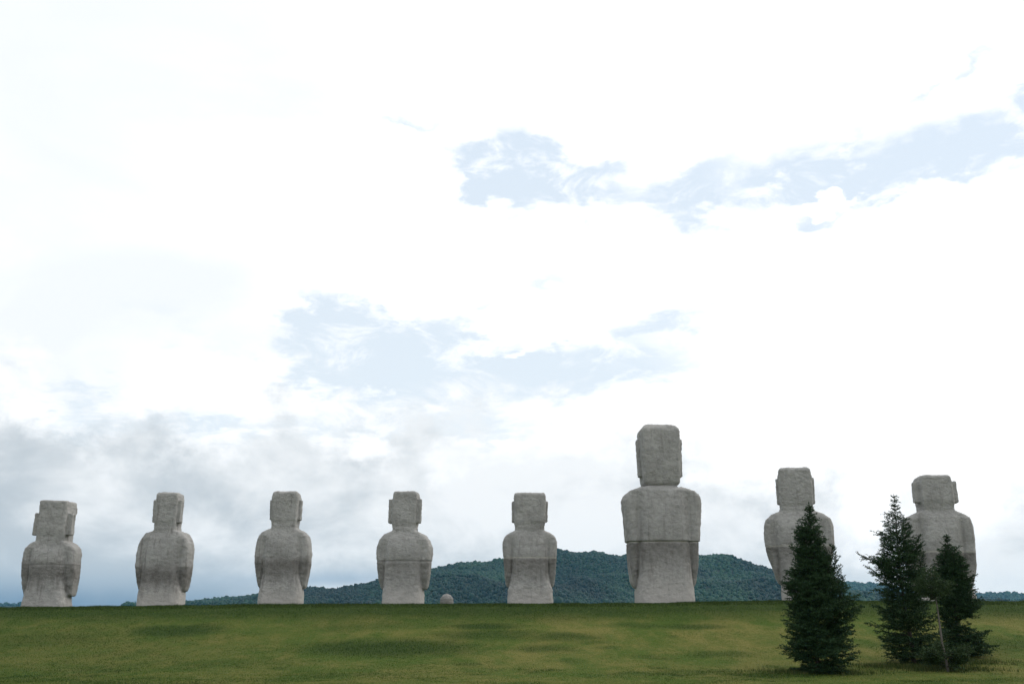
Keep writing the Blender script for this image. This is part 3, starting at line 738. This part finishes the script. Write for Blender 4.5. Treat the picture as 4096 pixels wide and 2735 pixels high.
def spruce(spec):
    r_ = np.random.default_rng(spec['seed'])
    x0, y0, sc = spec['crop']; Yt = spec['Y']
    def W(px, py): return world_at(px / sc + x0, py / sc + y0, Yt)
    base = W(*spec['foot']); gz = float(ground_z(base.x, Yt)); base.z = gz
    def loc(px, py): p = W(px, py); return np.array([p.x - base.x, 0, p.z - base.z])
    axis = [np.array([0, 0, -0.1])] + [loc(*p) for p in spec['stem']]
    az_ = np.array([p[2] for p in axis]); ax_ = np.array([p[0] for p in axis])
    top = az_[-1]
    segsW = []; segA = []; segB = []; tone = []
    def prof(rows):
        z = np.array([loc(0, p)[2] for p, l, r in rows])[::-1]
        l = np.array([loc(q, p)[0] for p, q, _ in rows])[::-1]; r = np.array([loc(q, p)[0] for p, _, q in rows])[::-1]
        return z, l, r
    pz, pl, pr = prof(spec['sides'])
    def stem_x(z): return float(np.interp(z, az_, ax_))
    ring = spec.get('ring', .17)
    z = spec.get('low', .06)
    rt = spec.get('trunk_r', .075)
    # trunk
    tr = []
    zs = np.linspace(-.1, top, 22)
    for a, b in zip(zs[:-1], zs[1:]):
        f = lambda q: max(.006, rt * (1 - max(q, 0) / top) ** .8)
        tr.append(((stem_x(a), 0, a), (stem_x(b), 0, b), f(a), f(b)))
    segA.append(np.array([stem_x(top * .93), 0, top * .93])); segB.append(np.array([stem_x(top), 0, top])); tone.append(.5)
    def twig(p, d, L, depth, tn):
        """a shoot with side shoots, built as short segments"""
        n = max(2, int(L / .11)); st = L / n
        q = np.array(p, float); dd = np.array(d, float)
        for i in range(n):
            f = i / n
            dd = dd + np.array([0, 0, spec.get('lift', .05) * st * 6 * (f if depth == 0 else .3)]) + r_.normal(0, .035, 3)
            dd /= np.linalg.norm(dd); q2 = q + dd * st
            segA.append(q); segB.append(q2); tone.append(tn + .25 * f)
            if depth == 0: segsW.append((q, q2, .007 * (1 - f) + .002, .007 * (1 - f - 1 / n) + .002))
            if depth < 2 and f > (.10 if depth == 0 else .15):
                rem = L * (1 - f)
                for s in (-1, 1):
                    sl = (min(.55 * rem + .08, .42) if depth == 0 else min(.5 * rem + .03, .16)) * r_.uniform(.6, 1.15)
                    if sl < .05: continue
                    _, u, v = frame(dd[None]); u = u[0]; v = v[0]
                    sd2 = dd * .62 + u * s * .75 + v * r_.normal(0, .28) + np.array([0, 0, -.05])
                    sd2 /= np.linalg.norm(sd2)
                    twig(q + dd * st * r_.random(), sd2, sl, depth + 1, tn + .05)
            q = q2
    while z < top * .975:
        f = z / top
        nb = spec.get('nb', 5) if f < .8 else 5
        a0 = r_.uniform(0, 2 * pi)
        for k in range(nb):
            a = a0 + 2 * pi * k / nb + r_.normal(0, .25); c = cos(a)
            zz_ = z + r_.uniform(-.06, .06); cx = stem_x(zz_)
            up = np.interp(f, [0, .3, .7, .9, 1], spec.get('rise', [-.12, .22, .55, .8, 1.3])) + r_.normal(0, .10)
            zr = zz_
            for _ in range(2):
                L_, R_ = np.interp(zr, pz, pl), np.interp(zr, pz, pr)
                w = (R_ - cx) if c > 0 else (cx - L_)
                m = .5 * ((R_ - cx) + (cx - L_))
                rr = max(.07, abs(c) ** 1.0 * w + (1 - abs(c) ** 1.0) * m)
                zr = min(zz_ + rr * up, top * .99)
            rr *= r_.uniform(.62, 1.16) * (.8 if f > .85 else 1)
            if r_.random() < spec.get('long', .08): rr *= 1.22
            gap = spec.get('gap')
            if gap and c > .15 and gap[0] < zz_ + rr * up * .5 < gap[1]: continue
            d = np.array([cos(a), sin(a), up]); L = rr * math.sqrt(1 + up * up)
            twig((cx, 0, zz_), d / np.linalg.norm(d), L, 0, .25 + .2 * r_.random())
        z += ring * (1 - .45 * f) * r_.uniform(.8, 1.2)
    for (px, py, qx, qy, dy) in spec.get('leaders', []):       # side stems that stand up on their own
        a = loc(px, py); b = loc(qx, qy); a[1] = dy * .3; b[1] = dy
        segsW.append((a, b, .02, .005))
        Ls = np.linalg.norm(b - a); m = int(Ls / .1)
        for i in range(m):
            g = i / m; p = a * (1 - g) + b * g; segA.append(p); segB.append(p + (b - a) / m); tone.append(.4)
            for k in range(4):
                an = r_.uniform(0, 2 * pi); d = np.array([cos(an), sin(an), .9]); d /= np.linalg.norm(d)
                twig(p, d, (.12 + .40 * (1 - g)) * r_.uniform(.7, 1.1), 1, .35)
    for (px, py, qx, qy, n_) in spec.get('skirts', []):        # loose clumps of boughs
        for k in range(n_):
            a = loc(px, py); b = loc(qx, qy); b[0] += r_.normal(0, .08); b[2] += r_.normal(0, .07); b[1] = r_.normal(0, .3)
            d = b - a; L = np.linalg.norm(d); twig(a, d / L, L, 0, .4)
    V, T, tn = needles_mesh(segA, segB, spec.get('dens', 92), spec.get('nl', .055), spec.get('nw', .011), np.array(tone))
    V[:, 2] = np.maximum(V[:, 2], 0.02)
    root = link("spruce_tree", None, label=spec['label'], category="tree", group="young spruces growing on the slope")
    root.location = base
    tv, tt = tubes(tr, 8); bv, bt = tubes(segsW, 4)
    link("trunk", fast_mesh("trunk", tv, tt), spec['bark'], root)
    link("branches", fast_mesh("branches", bv, bt), bark_dark, root, kind="stuff")
    link("foliage", fast_mesh("foliage", V, T, False, {'tone': tn}), spec['leaf'], root)
    print("spruce tris", len(T))
bark_dark = mat_bark("spruce_bark", (.035, .028, .022), (.085, .072, .06))
bark_pale = mat_bark("bare_bark", (.075, .067, .058), (.155, .14, .12))
leaf_dark = mat_blades("spruce_needles", (0.008, 0.024, 0.010), (0.020, 0.050, 0.018), (0.055, 0.105, 0.036))
leaf_light = mat_blades("sapling_needles", (0.012, 0.030, 0.010), (0.028, 0.055, 0.018), (0.055, 0.090, 0.028))
spruce(dict(seed=21, crop=(3020, 1820, 1.783), Y=34.0, foot=(450, 1540), stem=[(440, 1400), (420, 1000), (398, 600), (383, 335)],
    sides=[(335, 383, 383), (410, 345, 425), (430, 325, 450), (500, 300, 460), (580, 290, 480), (690, 272, 500), (790, 250, 560), (870, 222, 600), (940, 208, 660),
           (1040, 225, 705), (1150, 232, 740), (1280, 205, 765), (1350, 190, 768), (1450, 225, 735), (1510, 290, 690), (1560, 330, 640)],
    leaders=[(500, 900, 535, 640, -.3), (560, 960, 590, 710, .2), (600, 1020, 632, 860, .1)],
    ring=.105, nb=8, long=.04, bark=bark_dark, leaf=leaf_dark, label="broad dark spruce standing alone in front of the half hidden statue"))
spruce(dict(seed=22, crop=(3440, 1860, 1.866), Y=37.0, foot=(405, 1490), stem=[(400, 1400), (340, 1100), (300, 800), (275, 500), (250, 215)],
    sides=[(215, 250, 250), (300, 238, 285), (380, 175, 330), (450, 190, 365), (520, 105, 400), (570, 150, 430), (620, 92, 440), (690, 48, 450), (760, 62, 470), (830, 88, 500),
           (900, 130, 520), (1000, 140, 540), (1080, 100, 560), (1180, 62, 580), (1280, 100, 600), (1350, 130, 610), (1450, 190, 600), (1500, 240, 560)],
    leaders=[(400, 720, 455, 515, .2), (430, 900, 490, 640, .2)], rise=[-.08, .25, .42, .45, .9],
    ring=.15, nb=6, dens=85, long=.12, bark=bark_dark, leaf=leaf_dark, label="open topped spruce with long ragged boughs, left of the last statue"))
spruce(dict(seed=23, crop=(3440, 1860, 1.866), Y=39.0, foot=(750, 1440), stem=[(735, 1300), (715, 1100), (690, 800), (642, 515)],
    sides=[(515, 642, 642), (560, 620, 665), (600, 600, 735), (640, 580, 745), (700, 568, 772), (800, 560, 828), (900, 560, 832), (960, 570, 870), (1030, 580, 920), (1090, 580, 912),
           (1150, 590, 850), (1220, 600, 985), (1300, 610, 1000), (1380, 600, 1018), (1430, 620, 905), (1460, 640, 860)],
    gap=(.80, 1.30), ring=.105, nb=8, long=.04, bark=bark_dark, leaf=leaf_dark, label="compact dark spruce in front of the last statue with a gap low on its right"))
spruce(dict(seed=24, crop=(3440, 1860, 1.866), Y=34.6, foot=(655, 1518), stem=[(640, 1440), (615, 1340), (580, 1080), (550, 900), (525, 780)],
    sides=[(780, 520, 530), (810, 470, 560), (850, 440, 600), (900, 430, 640), (950, 440, 630), (985, 500, 560), (1000, 540, 570), (1250, 590, 620), (1300, 560, 660), (1350, 480, 760), (1400, 450, 820), (1450, 500, 800), (1500, 600, 700)],
    ring=.5, nb=0, low=.2, trunk_r=.05, dens=70, bark=bark_pale, leaf=leaf_light,
    skirts=[(535, 1000, 450, 870, 10), (540, 1000, 640, 880, 10), (530, 960, 530, 775, 8), (545, 980, 480, 960, 6), (550, 980, 610, 970, 6), (630, 1470, 470, 1390, 12), (630, 1440, 800, 1370, 14), (625, 1440, 600, 1330, 7), (640, 1480, 780, 1450, 12), (640, 1490, 530, 1450, 10), (640, 1500, 690, 1490, 8)],
    label="thin leaning sapling with a bare pale trunk between the two close spruces"))

# taller weeds about the feet of the spruces
def build_weeds():
    xs, ys = [], []
    for cx_, cy_, n in ((3265, 2690, 900), (3650, 2665, 900), (3790, 2680, 500), (3850, 2650, 600)):
        p = ground_hit(cx_, cy_)
        xs.append(p[0] + rng.normal(0, .9, n)); ys.append(p[1] + rng.normal(0, .45, n))
    m = 14000                               # the unmown fringe along the top of the bank and round the statues' feet
    xs.append(rng.uniform(-30, 30, m)); ys.append(rng.uniform(50.6, 53.6, m)); hh = [np.full(sum(len(q) for q in xs[:-1]), .13)]
    hh.append(.04 + .09 * np.clip(fbm(np.stack([xs[-1] * .8, ys[-1] * .5, xs[-1] * 0 + 4], -1), 3) + .45, 0, 1))
    x = np.concatenate(xs); y = np.concatenate(ys)
    V, T, tn = blades(x, y, np.concatenate(hh), .008, 4, .05, rng.random(len(x)) * .8, .6)
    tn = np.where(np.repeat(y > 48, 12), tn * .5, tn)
    link("weeds", fast_mesh("weeds", V, T, False, {'tone': tn}), mat_blades("weed_blades", (0.022, 0.045, 0.007), (0.05, 0.078, 0.013), (0.12, 0.115, 0.04)),
         kind="stuff", label="longer unmown grass round the spruces and along the top of the bank")
build_weeds()

# ------------------------------------------------------------------ air
def build_haze():
    x0, x1, y0, y1, z0, z1 = -6100, 6100, -6100, 6100, -14, 260
    V = [(x, y, z) for x in (x0, x1) for y in (y0, y1) for z in (z0, z1)]
    Q = [(0, 1, 3, 2), (4, 6, 7, 5), (0, 4, 5, 1), (2, 3, 7, 6), (0, 2, 6, 4), (1, 5, 7, 3)]
    me = fast_mesh("haze", V, Q, False)
    m = bpy.data.materials.new("haze_air"); m.use_nodes = True
    N = NT(m.node_tree); N.n.clear(); out = N.new('ShaderNodeOutputMaterial'); v = N.new('ShaderNodeVolumePrincipled')
    v.inputs['Color'].default_value = (.27, .66, 1.0, 1); v.inputs['Density'].default_value = 0.000045
    v.inputs['Anisotropy'].default_value = 0.0
    N.l.new(v.outputs[0], out.inputs['Volume'])
    link("haze", me, m, kind="stuff", label="thin blue air between the bank and the far hills")
build_haze()
